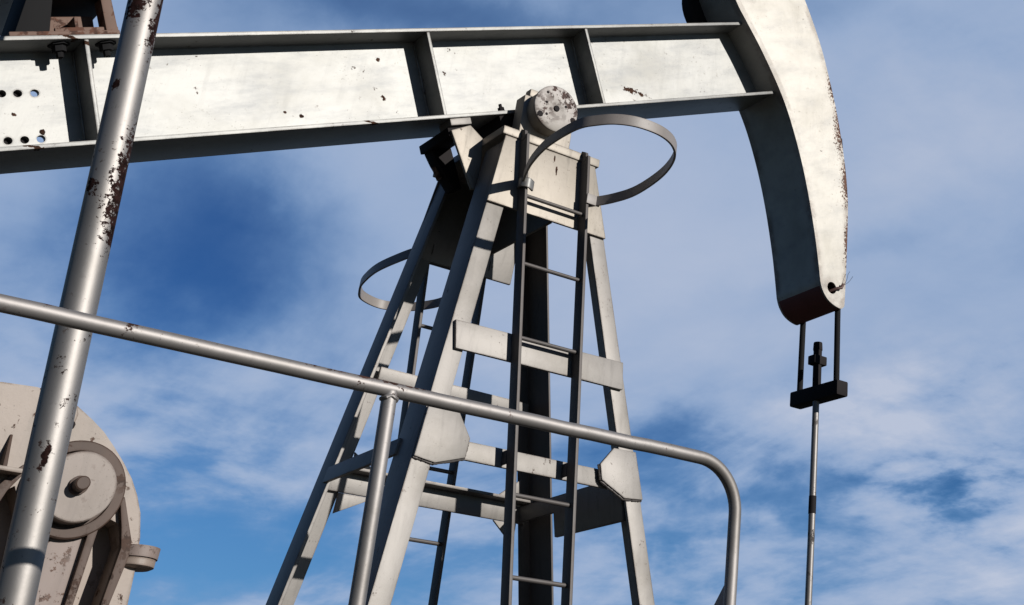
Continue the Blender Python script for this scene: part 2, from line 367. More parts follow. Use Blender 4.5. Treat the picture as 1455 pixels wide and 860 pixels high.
def sharp(o, ang=32):
    me = o.data; me.set_sharp_from_angle(angle=rad(ang)) if hasattr(me, 'set_sharp_from_angle') else None

def tag(o, label=None, cat=None, group=None, kind=None):
    if label: o['label'] = label
    if cat: o['category'] = cat
    if group: o['group'] = group
    if kind: o['kind'] = kind
    return o
def thing(name, label, cat, at, group=None):
    o = bpy.data.objects.new(name, None); COL.objects.link(o); o.location = T(at); o.empty_display_size = 0.2
    return tag(o, label, cat, group)

def catmull(pts, n=6):
    pts = [Vector(p) for p in pts]; out = []
    for i in range(len(pts) - 1):
        p0, p1, p2, p3 = pts[max(i - 1, 0)], pts[i], pts[i + 1], pts[min(i + 2, len(pts) - 1)]
        for k in range(n):
            t = k / n
            out.append(0.5 * ((2 * p1) + (p2 - p0) * t + (2 * p0 - 5 * p1 + 4 * p2 - p3) * t * t + (3 * p1 - p0 - 3 * p2 + p3) * t ** 3))
    out.append(pts[-1]); return out

def plate_with_holes(name, outer, holes, y0, y1, mat, parent, xf=None, bevel=0.006):
    """plate in x,z with through holes: a filled 2-D curve made solid"""
    cu = bpy.data.curves.new(name + '_outline', 'CURVE'); cu.dimensions = '2D'; cu.fill_mode = 'BOTH'
    for ring in [outer] + holes:
        sp = cu.splines.new('POLY'); sp.points.add(len(ring) - 1); sp.use_cyclic_u = True
        for p, q in zip(sp.points, ring): p.co = (q[0], q[1], 0, 1)
    cu.extrude = abs(y1 - y0) / 2
    tmp = bpy.data.objects.new(name + '_tmp', cu); COL.objects.link(tmp)
    dg = bpy.context.evaluated_depsgraph_get(); dg.update()
    me = bpy.data.meshes.new_from_object(tmp.evaluated_get(dg))
    bpy.data.objects.remove(tmp); bpy.data.curves.remove(cu)
    b = MB(); b.bm.from_mesh(me); bpy.data.meshes.remove(me)
    bmesh.ops.remove_doubles(b.bm, verts=b.bm.verts, dist=1e-5)
    ym = (y0 + y1) / 2
    for v in b.bm.verts:
        p = (v.co.x, ym - v.co.z, v.co.y)
        v.co = xf(*p) if xf else Vector(p)
    return b.build(name, mat, parent, bevel=0)
def circle(cx, cz, R_, n=24):
    return [(cx + R_ * math.cos(2 * math.pi * k / n), cz + R_ * math.sin(2 * math.pi * k / n)) for k in range(n)]

# ---------------------------------------------------------------- setting
def make_ground():
    bm = bmesh.new(); n = 80
    def h(x, y):
        d = math.hypot(x, y)
        return 0.06 * mnoise.noise(Vector((x * 0.12, y * 0.12, 0))) * min(1, max(0, d - 9) / 12) + 6 * mnoise.noise(Vector((x * 0.0016, y * 0.0016, 3))) * min(1, max(0, d - 150) / 900)
    xs = [math.copysign(abs(t) ** 3.2 * 2500, t) for t in [2 * i / n - 1 for i in range(n + 1)]]
    g = [[bm.verts.new((x, y, h(x, y))) for x in xs] for y in xs]
    for j in range(n):
        for i in range(n): bm.faces.new([g[j][i], g[j][i + 1], g[j + 1][i + 1], g[j + 1][i]]).smooth = True
    me = bpy.data.meshes.new('ground'); bm.to_mesh(me); bm.free(); me.materials.append(M['ground'])
    o = bpy.data.objects.new('ground', me); COL.objects.link(o); o['kind'] = 'structure'
make_ground()
PAD = -5.75
b = MB(); b.box(-7.4, 3.4, -3.9, 3.4, -6.6, PAD)
pad = b.build('foundation_pad', 'concrete', None, bevel=0.04); tag(pad, kind='structure')

# ---------------------------------------------------------------- walking beam with horsehead
t = 0.42309
BX = Vector((math.cos(t), 0, math.sin(t))); BZ = Vector((-math.sin(t), 0, math.cos(t)))
def bm_(x, y, z): return BX * x + Vector((0, y, 0)) + BZ * z
W2 = 0.27; ZT = 1.633; ZB = 0.833; TF = 0.032
XL, XR = -6.6, 2.26
beam = thing('walking_beam', 'long white steel walking beam with a curved horsehead at its right end', 'pump beam', (-0.9, 0, 0.8))
holes = [circle(x, z, 0.028, 16) for x, z in ((-4.918, 1.30), (-4.816, 1.30), (-4.714, 1.298), (-4.616, 1.294), (-4.510, 1.291), (-4.914, 0.956), (-4.812, 0.953), (-4.71, 0.951), (-4.608, 0.949), (-4.507, 0.948))]
web = plate_with_holes('web', [(XL, ZB), (2.55, ZB), (2.30, ZT - TF), (XL, ZT - TF)], holes, -0.02, 0.02, 'beam', beam, bm_)
b = MB(); b.box(XL, -4.565, 0.0205, 0.05, ZB + 0.01, ZT - TF - 0.02, bm_); b.build('hole_backing', 'dark', beam, bevel=0.003)  # added plate behind the web, only to make the outer holes look dark
b = MB(); b.box(XL, 2.20, -W2, W2, ZT - TF, ZT, bm_); b.build('top_flange', 'beam', beam, bevel=0.004)
b = MB(); b.box(XL, 2.38, -W2, W2, ZB - TF, ZB, bm_); b.build('bottom_flange', 'beam', beam, bevel=0.004)
for x in (-4.215, -1.507, 0.165):
    for y0, y1 in ((-W2 + 0.012, -0.021), (0.021, W2 - 0.012)):
        b = MB(); b.box(x - 0.014, x + 0.014, y0, y1, ZB + 0.001, ZT - TF - 0.001, bm_); b.build('stiffener', 'beam', beam, bevel=0.004)
        if y0 < 0:
            for dx in (-0.018, 0.018):
                b = MB(); b.tube([bm_(x + dx + random.uniform(-0.002, 0.002), -0.023, ZB + 0.005 + k * (ZT - TF - ZB - 0.01) / 30) for k in range(31)], [0.010 + random.uniform(-0.0025, 0.0025) for _ in range(31)], 7); b.build('weld_bead', 'beam', beam, bevel=0)
def bolt(c, axis, R_, L_, parent, mat='dark'):
    b = MB(); b.lathe(c, axis, [(0, R_ * 1.5), (L_ * 0.15, R_ * 1.5), (L_ * 0.16, R_), (L_ * 0.6, R_), (L_ * 0.61, R_ * 0.55), (L_, R_ * 0.5)], 6)
    return b.build('bolt', mat, parent, bevel=0.002)
for x in (-4.37, -4.06):
    bolt(bm_(x, -0.17, ZT - TF), -BZ, 0.046, 0.105, beam, 'cable')
bolt(bm_(-0.915, -0.19, ZB), BZ, 0.03, 0.085, beam)

HW = 0.345
prof_in = [(2.134, 1.862), (2.20, 1.616), (2.294, 1.304), (2.385, 0.896), (2.426, 0.558), (2.424, 0.125), (2.385, -0.297), (2.312, -0.744), (2.249, -1.033), (2.197, -1.245)]
bottom = [(2.195, -1.332), (2.226, -1.432), (2.294, -1.510), (2.375, -1.560), (2.43, -1.545)]
prof_out = [(2.467, -1.474), (2.618, -1.163), (2.819, -0.735), (2.943, -0.438), (3.055, -0.053), (3.155, 0.467), (3.205, 0.921), (3.225, 1.344), (3.19, 1.86)]
top = [(3.11, 2.35), (2.98, 2.80), (2.82, 3.15), (2.62, 3.22), (2.36, 3.05), (2.18, 2.70), (2.10, 2.28)]
def smooth2(p, n=4): return [(v.x, v.z) for v in catmull([(a, 0, c) for a, c in p], n)]
o_out = smooth2(prof_out + top[:3]); o_in = smooth2(top[4:] + prof_in)
outline = o_in + smooth2([prof_in[-1]] + bottom, 4)[1:] + o_out[1:] + [top[3]]
head = None
b = MB()                                                # wrapping plate all round, hollow inside
ring = outline; TW = 0.035
cx_ = sum(p[0] for p in ring) / len(ring); cz_ = sum(p[1] for p in ring) / len(ring)
def inset(ring, d):
    out = []; n = len(ring)
    for i in range(n):
        p0 = Vector(ring[i - 1]); p1 = Vector(ring[i]); p2 = Vector(ring[(i + 1) % n])
        e = ((p1 - p0).normalized() + (p2 - p1).normalized()).normalized(); nn = Vector((-e.y, e.x))
        out.append(p1 + nn * d)
    return out
area = sum(ring[i - 1][0] * ring[i][1] - ring[i][0] * ring[i - 1][1] for i in range(len(ring)))
inn = inset(ring, TW if area > 0 else -TW)
vs = []
for rg in (ring, inn):
    for y in (-HW + 0.026, HW - 0.026): vs.append([b.bm.verts.new(bm_(p[0], y, p[1])) for p in rg])
n = len(ring)
for i in range(n):
    j = (i + 1) % n
    for A, B in ((vs[0], vs[1]), (vs[1], vs[3]), (vs[3], vs[2]), (vs[2], vs[0])):
        b.bm.faces.new([A[i], A[j], B[j], B[i]]).smooth = True
head = b.build('horsehead', 'head', beam, bevel=0)
head.data.materials.append(M['tip'])
for p_ in head.data.polygons:
    q = p_.center + Vector(beam.location); q = Vector((q.x / S, q.y / S, q.z / S - ZG))
    if q.dot(BZ) < -1.285: p_.material_index = 1
sharp(head, 40)
hole = circle(2.330, -1.335, 0.062, 20)
for y0, y1 in ((-HW, -HW + 0.025), (HW - 0.025, HW)):
    plate_with_holes('side_plate', ring, [hole, circle(2.36, 1.93, 0.05, 16)], y0, y1, 'head', head, bm_)
b = MB(); b.tube([bm_(2.33, -HW + 0.05, -1.36), bm_(2.38, -HW - 0.02, -1.355), bm_(2.43, -HW - 0.035, -1.36), bm_(2.47, -HW - 0.03, -1.33)], 0.016, 8)
b.build('pin_lug', 'darkred', head, bevel=0)
b = MB()
for k, (dx, dz) in enumerate(((0.13, 0.10), (0.15, 0.045))):
    b.tube(catmull([bm_(2.44, -HW - 0.03, -1.345), bm_(2.44 + dx * 0.5, -HW - 0.05, -1.345 + dz * 0.35), bm_(2.44 + dx, -HW - 0.04, -1.345 + dz), bm_(2.48 + dx, -HW - 0.04, -1.32 + dz)], 5), 0.0020, 6)
b.build('loose_wire', 'cable', head, bevel=0)
b = MB(); b.lathe(bm_(2.40, 0.18, 1.97), (0, 1, 0), [(0, 0.34), (0.0, 0.43), (0.02, 0.45), (0.13, 0.45), (0.15, 0.43), (0.15, 0.34)], 40)
drum = b.build('hinge_drum', 'dark', beam, bevel=0.0)
b = MB(); b.box(2.02, 2.2, 0.1, 0.26, ZT + 0.001, ZT + 0.05, bm_); b.build('hinge_base', 'dark', beam)

# ---------------------------------------------------------------- equalizer bearing on the tail of the beam
eq = thing('equalizer_bearing', 'rusty brown bearing bracket bolted on top of the beam beside the long pipe', 'bearing bracket', bm_(-4.3, 0, ZT))
b = MB(); b.box(-4.70, -3.985, -W2 + 0.005, W2 - 0.005, ZT + 0.001, ZT + 0.035, bm_); b.build('base_plate', 'rusty', eq)
b = MB(); b.prism([(-4.66, ZT + 0.036), (-4.44, ZT + 0.036), (-4.30, 2.45), (-4.36, 2.45)], -W2 + 0.02, W2 - 0.02, bm_); b.build('side_web', 'cable', eq)
b = MB(); b.prism([(-4.07, ZT + 0.036), (-3.99, ZT + 0.036), (-4.04, 2.45), (-4.10, 2.45)], -W2 + 0.02, -0.12, bm_); b.build('post', 'rusty', eq)
b = MB(); b.box(-4.43, -4.08, -0.06, -0.02, ZT + 0.036, 1.86, bm_); b.box(-4.26, -4.235, -W2 + 0.06, -0.06, ZT + 0.036, 1.80, bm_); b.build('web_plate', 'rusty', eq)
b = MB(); b.box(-4.40, -3.98, -W2 + 0.04, -W2 + 0.07, ZT + 0.036, ZT + 0.075, bm_); b.build('toe_strip', 'rusty', eq)
b = MB(); b.box(-4.42, -3.97, -0.3, 0.3, 1.93, 2.5, bm_); b.build('bearing_housing', 'dark', eq, bevel=0.05)
eb = MB(); eb.box(-4.42, -4.02, -2.0, 2.0, 2.52, 2.78, bm_)
eqb = eb.build('equalizer_beam', 'pipe', None, bevel=0.02); tag(eqb, 'grey cross beam on the bearing bracket above the tail of the beam', 'cross beam')

# ---------------------------------------------------------------- pitman arm
pit = thing('pitman_arm', 'thick silver pipe with chipped paint rising steeply across the left side', 'connecting pipe', (-4.07, -1.8, -4.85))
p0 = Vector((-4.525, -1.8, -0.658)); p1 = Vector((-4.130, -1.8, -4.161)); dd = (p1 - p0).normalized()
a0 = p0 - dd * 2.05; a1 = p1 + dd * 0.65
b = MB(); b.tube([a0 + (a1 - a0) * k / 24 for k in range(25)], [0.1025 - 0.010 * k / 24 for k in range(25)], 40); b.build('pipe', 'pipe', pit, bevel=0)
b = MB(); b.box(a1.x - 0.2, a1.x + 0.2, -1.96, -1.64, a1.z - 0.42, a1.z - 0.02); b.build('crank_end', 'pipe', pit, bevel=0.03)
cr_ = MB(); cr_.prism([(a1.x - 0.17, a1.z - 0.05), (a1.x + 0.17, a1.z - 0.05), (a1.x + 0.62, a1.z - 0.55), (a1.x + 0.1, a1.z - 0.68)], -1.62, -0.98)
tag(cr_.build('crank_arm', 'gear', None, bevel=0.02), 'grey crank arm joining the foot of the thick pipe to the gear housing', 'crank')

# ---------------------------------------------------------------- samson post
Y0, KY = 0.5576, 0.0931
xA = lambda z: -1.2798 + 0.1479 * z
xB = lambda z: -0.3974 - 0.2436 * z
yF = lambda z: -(Y0 - KY * z)
post = thing('samson_post', 'tall grey white four legged steel tower carrying the beam', 'tower', (-0.85, 0, PAD))
ZB_, ZL = PAD + 0.03, -0.05
def angle_leg(xf, sx, sy, w, d, th=0.028, z1=ZL, wt=None):
    """angle section: corner at xf; flange of width w along sx*x, flange of depth d along sy*y"""
    def sec(z):
        x = xf(z); y = yF(z) * (1 if sy > 0 else -1)
        c = [(0, 0), (w, 0), (w, th), (th, th), (th, d), (0, d)]
        return [(x + sx * a, y + sy * e, z) for a, e in c]
    b = MB(); b.hexa(sec(ZB_), sec(z1)); return b
angle_leg(xA, 1, 1, 0.158, 0.315).build('leg', 'post', post, bevel=0.005)
angle_leg(xB, -1, 1, 0.145, 0.26).build('leg', 'post', post, bevel=0.005)
angle_leg(xA, 1, -1, 0.20, 0.25).build('leg', 'post', post, bevel=0.005)
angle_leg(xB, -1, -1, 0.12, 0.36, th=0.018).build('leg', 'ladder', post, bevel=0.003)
for sx, sy, xf in ((-1, -1, xA), (1, -1, xB), (-1, 1, xA), (1, 1, xB)):
    x = xf(PAD); y = yF(PAD) * (-sy)
    b = MB(); b.box(x - 0.25, x + 0.25, y - 0.25, y + 0.25, PAD + 0.002, PAD + 0.045); b.build('foot_plate', 'post', post)
def fp(x, z, off=0.0): return (x, yF(z) - off, z)          # point on the front face plane
def bk(x, z, off=0.0): return (x, -yF(z) + off, z)
def face_plate(pts, off0, off1, g=fp):
    b = MB(); b.hexa([g(x, z, off0) for x, z in pts], [g(x, z, off1) for x, z in pts]); return b
# head block: front and back plates, a cap and inner webs
face_plate([(-1.392, -0.672), (-0.232, -0.672), (-0.395, -0.02), (-1.30, -0.02)], 0.001, 0.028).build('head_plate', 'block', post, bevel=0.006)
face_plate([(-1.385, -0.79), (-0.40, -0.79), (-0.40, -0.02), (-1.30, -0.02)], -0.03, -0.004, bk).build('head_plate', 'post', post, bevel=0.006)
b = MB(); b.box(-1.335, -0.362, -0.60, 0.62, -0.018, 0.058); b.build('cap_plate', 'block', post, bevel=0.01)
b = MB(); b.hexa([(-0.76, -0.585, -0.66), (-0.735, -0.585, -0.66), (-0.735, 0.56, -0.66), (-0.76, 0.56, -0.66)], [(-0.76, -0.54, -0.02), (-0.735, -0.54, -0.02), (-0.735, 0.52, -0.02), (-0.76, 0.52, -0.02)]); b.build('inner_web', 'post', post, bevel=0.004)
# cross bars
face_plate([(-1.522, -1.737), (0.022, -1.725), (0.034, -1.955), (-1.49, -1.958)], 0.001, 0.034).build('cross_bar', 'post', post, bevel=0.007)
face_plate([(-1.42, -2.607), (0.0, -2.607), (0.0, -2.745), (-1.42, -2.745)], -0.06, -0.03).build('cross_bar', 'post', post, bevel=0.006)
face_plate([(-1.43, -1.765), (-0.02, -1.785), (0.0, -1.895), (-1.43, -1.87)], -0.10, -0.07, bk).build('cross_bar', 'post', post, bevel=0.006)
b = face_plate([(-1.62, -2.60), (0.16, -2.60), (0.18, -2.75), (-1.62, -2.75)], -0.06, -0.035, bk)
b.hexa([bk(-1.62, -2.598, -0.17), bk(0.16, -2.598, -0.17), bk(0.16, -2.598, -0.04), bk(-1.62, -2.598, -0.04)], [bk(-1.62, -2.575, -0.17), bk(0.16, -2.575, -0.17), bk(0.16, -2.575, -0.04), bk(-1.62, -2.575, -0.04)])
b.build('cross_bar', 'post', post, bevel=0.004)
# gussets
face_plate([(-1.636, -2.43), (-1.401, -2.40), (-1.272, -2.60), (-1.292, -2.745), (-1.526, -2.822), (-1.690, -2.800)], 0.001, 0.028).build('gusset', 'post', post, bevel=0.006)
face_plate([(0.198, -2.43), (-0.012, -2.435), (-0.130, -2.58), (-0.106, -2.70), (0.112, -2.805), (0.288, -2.79)], 0.001, 0.028).build('gusset', 'post', post, bevel=0.006)
for (x0, z0), (x1, z1) in (((-1.526, -2.826), (-1.690, -2.804)), ((-1.526, -2.826), (-1.292, -2.750)), ((0.112, -2.809), (0.288, -2.794)), ((0.112, -2.809), (-0.106, -2.704)), ((-1.272, -2.60), (-1.292, -2.745)), ((-0.130, -2.58), (-0.106, -2.70))):
    b = MB(); b.tube([fp(x0 + (x1 - x0) * k / 18, z0 + (z1 - z0) * k / 18, 0.004 + random.uniform(-0.002, 0.002)) for k in range(19)], [0.012 + random.uniform(-0.003, 0.003) for _ in range(19)], 7); b.build('weld_bead', 'ladder', post, bevel=0)
for pts in ([(-1.45, -2.44), (-1.43, -2.57), (-1.22, -2.57)], [(-1.5, -2.91), (-1.50, -2.755), (-1.2, -2.755)], [(-0.14, -2.57), (0.08, -2.57), (0.07, -2.40)], [(-0.12, -2.755), (0.1, -2.755), (0.11, -2.93)]):
    face_plate(pts, -0.062, -0.04, bk).build('gusset', 'post', post, bevel=0.004)
# side bars between front and back legs
b = MB(); b.hexa([(xA(-2.74) - 0.02, -0.55, -2.74), (xA(-2.74) + 0.012, -0.55, -2.74), (xA(-2.74) + 0.012, 0.62, -2.74), (xA(-2.74) - 0.02, 0.62, -2.74)],
                 [(xA(-2.62) - 0.02, -0.55, -2.62), (xA(-2.62) + 0.012, -0.55, -2.62), (xA(-2.62) + 0.012, 0.62, -2.62), (xA(-2.62) - 0.02, 0.62, -2.62)]); b.build('side_bar', 'post', post, bevel=0.004)
def rp(y, z, o): return (xB(z) - 0.144 + o, y, z)
pts = [(-0.76, -2.63), (0.80, -2.62), (0.80, -2.738), (0.215, -2.742), (0.222, -2.93), (-0.76, -2.95)]
b = MB(); b.hexa([rp(y, z, 0) for y, z in pts], [rp(y, z, 0.03) for y, z in pts]); b.build('side_bar', 'post', post, bevel=0.004)

# ---------------------------------------------------------------- centre bearings on the post
def center_bearing(s, label):
    th_ = thing('pivot_bearing', label, 'bearing', (-0.88, s * 0.45, 0.06), 'pivot bearings under the beam')
    Y = lambda y: s * y
    yl = lambda a, c: (min(Y(a), Y(c)), max(Y(a), Y(c)))
    b = MB(); b.box(-1.115, -0.60, *yl(-0.45, -0.30), 0.059, 0.50); b.box(-1.07, -0.66, *yl(-0.45, -0.36), 0.50, 0.575); b.build('housing', 'block', th_, bevel=0.012)
    b = MB(); b.box(-1.20, -0.52, *yl(-0.50, -0.26), 0.0585, 0.115); b.build('base', 'block', th_, bevel=0.01)
    c = Vector((-0.876, Y(-0.451), 0.381)); ax = (0, -s, 0)
    b = MB(); b.lathe(c, ax, [(0, 0.205), (0.135, 0.205)], 56); o = b.build('bearing_drum', 'block', th_, bevel=0.0); sharp(o)
    c2 = c + Vector(ax) * 0.1355
    b = MB(); b.lathe(c2, ax, [(0, 0.217), (0.020, 0.217), (0.027, 0.207), (0.027, 0.055), (0.020, 0.045), (0.020, 0)], 56); cap = b.build('end_cap', 'cap', th_, bevel=0.0); sharp(cap)
    for k, (a, R_) in enumerate(((0.5, 0.10), (2.9, 0.11), (3.9, 0.125), (2.3, 0.165))):
        b = MB(); b.lathe(c2 + Vector((math.cos(a) * R_, Y(-0.0272), math.sin(a) * R_)), ax, [(0, 0.014), (0.002, 0.011)], 9); b.build('bolt_hole', 'dark', cap, bevel=0)
    for a in (-0.32, 3.75):
        b = MB(); b.lathe(c2 + Vector((math.cos(a) * 0.185, Y(-0.0272), math.sin(a) * 0.185)), ax, [(0, 0.03), (0.002, 0.026)], 7); b.build('notch', 'dark', cap, bevel=0)
    b = MB(); b.lathe(c2 + Vector(ax) * 0.0205, ax, [(0, 0.03), (0.012, 0.026)], 12); b.build('grease_plug', 'dark', cap, bevel=0)
    return th_
center_bearing(1, 'round pale bearing with rust stained end cap below the beam, facing the viewer')
center_bearing(-1, 'shaded bearing housing on the far side of the tower top below the beam')
# saddle between bearings and beam
sd = MB(); sd.tube([(-0.876, -0.44, 0.381), (-0.876, 0.44, 0.381)], 0.11, 32)
sad = thing('saddle', 'dark saddle shaft between the two bearings under the beam', 'saddle', (-0.876, 0, 0.381))
sd.build('shaft', 'dark', sad, bevel=0)
b = MB(); b.box(-0.98, -0.38, -0.24, 0.24, 0.70, ZB - TF - 0.001, bm_); b.build('saddle_plate', 'dark', sad)
b = MB(); b.box(-0.80, -0.50, -0.2, 0.2, 0.63, 0.699, bm_); b.build('saddle_block', 'dark', sad)
# hanger plates of the saddle, bolted under the flange
b = MB(); b.box(-1.49, -1.26, -0.215, 0.29, 0.655, 0.735, bm_); b.build('hanger_bar', 'dark', sad)
b = MB(); b.box(-1.475, -1.275, -0.255, -0.06, 0.737, ZB - TF - 0.002, bm_); b.build('spacer_block', 'post', sad)
b = MB(); b.prism([(-1.478, 0.70), (-1.285, 0.73), (-1.195, 0.60), (-1.25, 0.42), (-1.355, 0.16), (-1.41, 0.16)], -0.246, -0.2155, bm_); b.build('hanger_plate', 'block', sad)
b = MB(); b.prism([(-1.46, 0.654), (-1.27, 0.654), (-1.25, 0.28), (-1.33, 0.28), (-1.43, 0.54)], 0.15, 0.285, bm_); b.build('hanger_plate', 'dark', sad)
b = MB(); b.tube([bm_(-1.415, 0.235, 0.52), bm_(-1.39, 0.235, 0.40)], 0.028, 10); b.build('bolt', 'rusty', sad, bevel=0)

# ---------------------------------------------------------------- ladders
def ladder(side, label):
    L_ = thing('ladder', label, 'ladder', (-0.75, side * 1.1, PAD))
    g = fp if side < 0 else bk
    z1 = 0.0 if side < 0 else -0.42
    if side < 0:
        xl = lambda z: -1.142 - (-0.0762) * -z; xr = lambda z: -0.527 - 0.0437 * z
        xl = lambda z: -1.142 - 0.0762 * z
        rungs = [-0.555, -1.155, -1.772, -2.384, -2.957, -3.52]
    else:
        xl = lambda z: -1.262 - 0.1148 * z; xr = lambda z: -0.672 - 0.0756 * z
        rungs = [-0.75, -1.297, -1.86, -2.413, -2.973, -3.53]
    z = rungs[-1]
    while z > PAD + 0.7: z -= 0.57; rungs.append(z)
    th_ = 0.026
    for xf in (xl, xr):
        b = MB(); zs = (PAD + 0.05, z1)
        secs = [[g(xf(zz) - th_, zz, 0.035), g(xf(zz), zz, 0.035), g(xf(zz), zz, 0.15), g(xf(zz) - th_, zz, 0.15)] for zz in zs]
        b.hexa(*secs)
        b.build('rail', 'ladder', L_, bevel=0.004)
    for zz in rungs:
        b = MB(); b.tube([g(xl(zz) - 0.001, zz, 0.095), g(xr(zz) - th_ + 0.001, zz, 0.095)], 0.0165, 12); b.build('rung', 'ladder', L_, bevel=0)
    for zz in (-2.68, -4.4) if side < 0 else (-0.68, -2.68, -4.4):
        for xf in (xl, xr):
            b = MB(); b.hexa([g(xf(zz) - 0.03, zz - 0.05, -0.03), g(xf(zz) - 0.012, zz - 0.05, -0.03), g(xf(zz) - 0.012, zz + 0.05, -0.03), g(xf(zz) - 0.03, zz + 0.05, -0.03)],
                             [g(xf(zz) - 0.03, zz - 0.05, 0.036), g(xf(zz) - 0.012, zz - 0.05, 0.036), g(xf(zz) - 0.012, zz + 0.05, 0.036), g(xf(zz) - 0.03, zz + 0.05, 0.036)]); b.build('standoff', 'ladder', L_, bevel=0.003)
    if side < 0:
        pts = [(-1.125, -0.69), (-1.20, -0.86), (-1.285, -1.10), (-1.355, -1.45), (-1.355, -1.849), (-1.274, -2.04), (-1.17, -2.157), (-1.018, -2.223), (-0.815, -2.221), (-0.63, -2.128), (-0.482, -1.938), (-0.368, -1.609), (-0.322, -1.182), (-0.375, -0.904), (-0.473, -0.69)]
        zh = -0.42
    else:
        pts = [(-1.17, 0.72), (-1.15, 0.89), (-1.206, 1.11), (-1.25, 1.56), (-1.21, 1.92), (-1.144, 2.139), (-1.017, 2.352), (-0.767, 2.45), (-0.549, 2.327), (-0.428, 2.128), (-0.377, 1.917), (-0.36, 1.5), (-0.42, 1.1), (-0.56, 0.75)]
        zh = -0.58
    b = MB(); b.strip(catmull([(x, y, zh) for x, y in pts], 6), 0.085, 0.018); b.build('safety_hoop', 'hoop', L_, bevel=0)
    return L_, xl, xr
LF, xl_, xr_ = ladder(-1, 'front ladder with sunlit rungs and a large safety hoop at the top right')
b = MB()   # hooked tops of the front rails and the pale clamp of the hoop
for xf in (xl_, xr_):
    pth = [fp(xf(0) - 0.013, -0.04, 0.10), fp(xf(0) - 0.013, 0.03, 0.085), fp(xf(0) - 0.013, 0.055, 0.03)]
    b = MB(); b.strip(pth, 0.026, 0.05, up=(1, 0, 0)); b.build('hooked_end', 'ladder', LF, bevel=0)
b = MB(); b.strip(catmull([fp(xl_(-0.45) - 0.035, -0.455, 0.06), fp(xl_(-0.45) - 0.05, -0.46, 0.13), fp(xl_(-0.45) - 0.01, -0.47, 0.175), fp(xl_(-0.45) + 0.05, -0.48, 0.15)], 5), 0.085, 0.016); b.build('hoop_clamp', 'beam', LF, bevel=0)
b = MB(); b.box(xr_(-0.42) - 0.03, xr_(-0.42) + 0.10, yF(-0.42) - 0.17, yF(-0.42) - 0.155, -0.465, -0.375); b.build('hoop_clamp', 'hoop', LF, bevel=0.003)
ladder(1, 'back ladder in shade with a half hidden safety hoop at the left')

# ---------------------------------------------------------------- gear reducer
gr = thing('gear_reducer', 'rounded grey gear housing with a pale round cover at the lower left', 'gear housing', (-4.2, 0, PAD))
GY = -0.62
og = [(-5.2, -5.0), (-5.16, -3.5), (-5.02, -3.2), (-4.80, -2.95), (-4.55, -2.83), (-4.334, -2.80), (-4.14, -2.790), (-4.02, -2.803), (-3.905, -2.842), (-3.775, -2.918), (-3.69, -2.975), (-3.608, -3.048), (-3.52, -3.135), (-3.445, -3.22), (-3.385, -3.31), (-3.335, -3.41), (-3.295, -3.55), (-3.272, -3.70), (-3.255, -3.93), (-3.235, -5.0)]
og = [(x + 0.025, z + 0.008) for x, z in og]
b = MB(); b.prism(og, -0.44, 0.62); b.build('housing', 'gear', gr, bevel=0.03)
rc_ = (-3.735, -3.335)
pocket_r = [(-3.545, -3.55), (-3.56, -4.9), (-3.40, -4.9), (-3.385, -3.92), (-3.368, -3.60), (-3.42, -3.48), (-3.48, -3.46)]
pocket_l = [(-3.93, -3.57), (-3.95, -4.9), (-4.14, -4.9), (-4.13, -3.42), (-4.05, -3.36)]
sh_ = plate_with_holes('front_shell', og, [pocket_r, pocket_l], GY, -0.441, 'gear', gr)
b = MB(); b.prism([(-3.60, -3.50), (-3.605, -4.9), (-3.93, -4.9), (-3.90, -3.50)], GY - 0.012, GY - 0.001); b.build('cover_panel', 'gearpanel', gr, bevel=0.005)
b = MB(); b.prism([(-3.535, -3.52), (-3.545, -3.97), (-3.56, -4.9), (-3.60, -4.9), (-3.59, -3.97), (-3.585, -3.54)], GY - 0.05, GY - 0.001); b.build('rib', 'gearbrown', gr, bevel=0.006)
b = MB(); b.prism([(-3.46, -3.36), (-3.44, -3.33), (-3.375, -3.47), (-3.325, -3.575), (-3.315, -3.66), (-3.345, -3.93), (-3.35, -4.9), (-3.405, -4.9), (-3.392, -3.93), (-3.375, -3.62), (-3.41, -3.50)], GY - 0.045, GY - 0.001); b.build('rib', 'gearbrown', gr, bevel=0.006)
b = MB(); b.prism([(-4.02, -3.27), (-4.05, -3.24), (-4.14, -3.37), (-4.2, -3.6), (-4.2, -4.9), (-4.145, -4.9), (-4.145, -3.6), (-4.09, -3.40)], GY - 0.045, GY - 0.001); b.build('rib', 'gearbrown', gr, bevel=0.006)
c = Vector((rc_[0], GY - 0.001, rc_[1]))
b = MB(); b.lathe(c, (0, -1, 0), [(0, 0.286), (0.05, 0.286), (0.058, 0.278), (0.058, 0.225), (0.03, 0.22), (0.03, 0)], 64); o = b.build('boss_ring', 'gearbrown', gr, bevel=0); sharp(o)
b = MB(); b.lathe(c + Vector((0, -0.0295, 0)), (0, -1, 0), [(0, 0.206), (0.105, 0.206), (0.112, 0.20), (0.112, 0)], 64); dsc = b.build('bearing_cover', 'disc', gr, bevel=0); sharp(dsc)
b = MB(); b.lathe(c + Vector((-0.012, -0.142, 0.003)), (0, -1, 0), [(0, 0.055), (0.02, 0.055), (0.022, 0.042), (0.085, 0.042), (0.092, 0.034), (0.092, 0)], 24); o = b.build('shaft_end', 'gearbrown', dsc, bevel=0); sharp(o)
b = MB(); b.lathe((-3.24, GY + 0.05, -3.715), (0, 0, 1), [(0, 0.09), (0.012, 0.112), (0.055, 0.112)], 32); o = b.build('flange_lug', 'gear', gr, bevel=0); sharp(o)
b = MB(); b.lathe((-3.24, GY + 0.05, -3.655), (0, 0, 1), [(0, 0.12), (0.065, 0.12)], 32); o = b.build('flange_lug', 'gearpanel', gr, bevel=0); sharp(o)
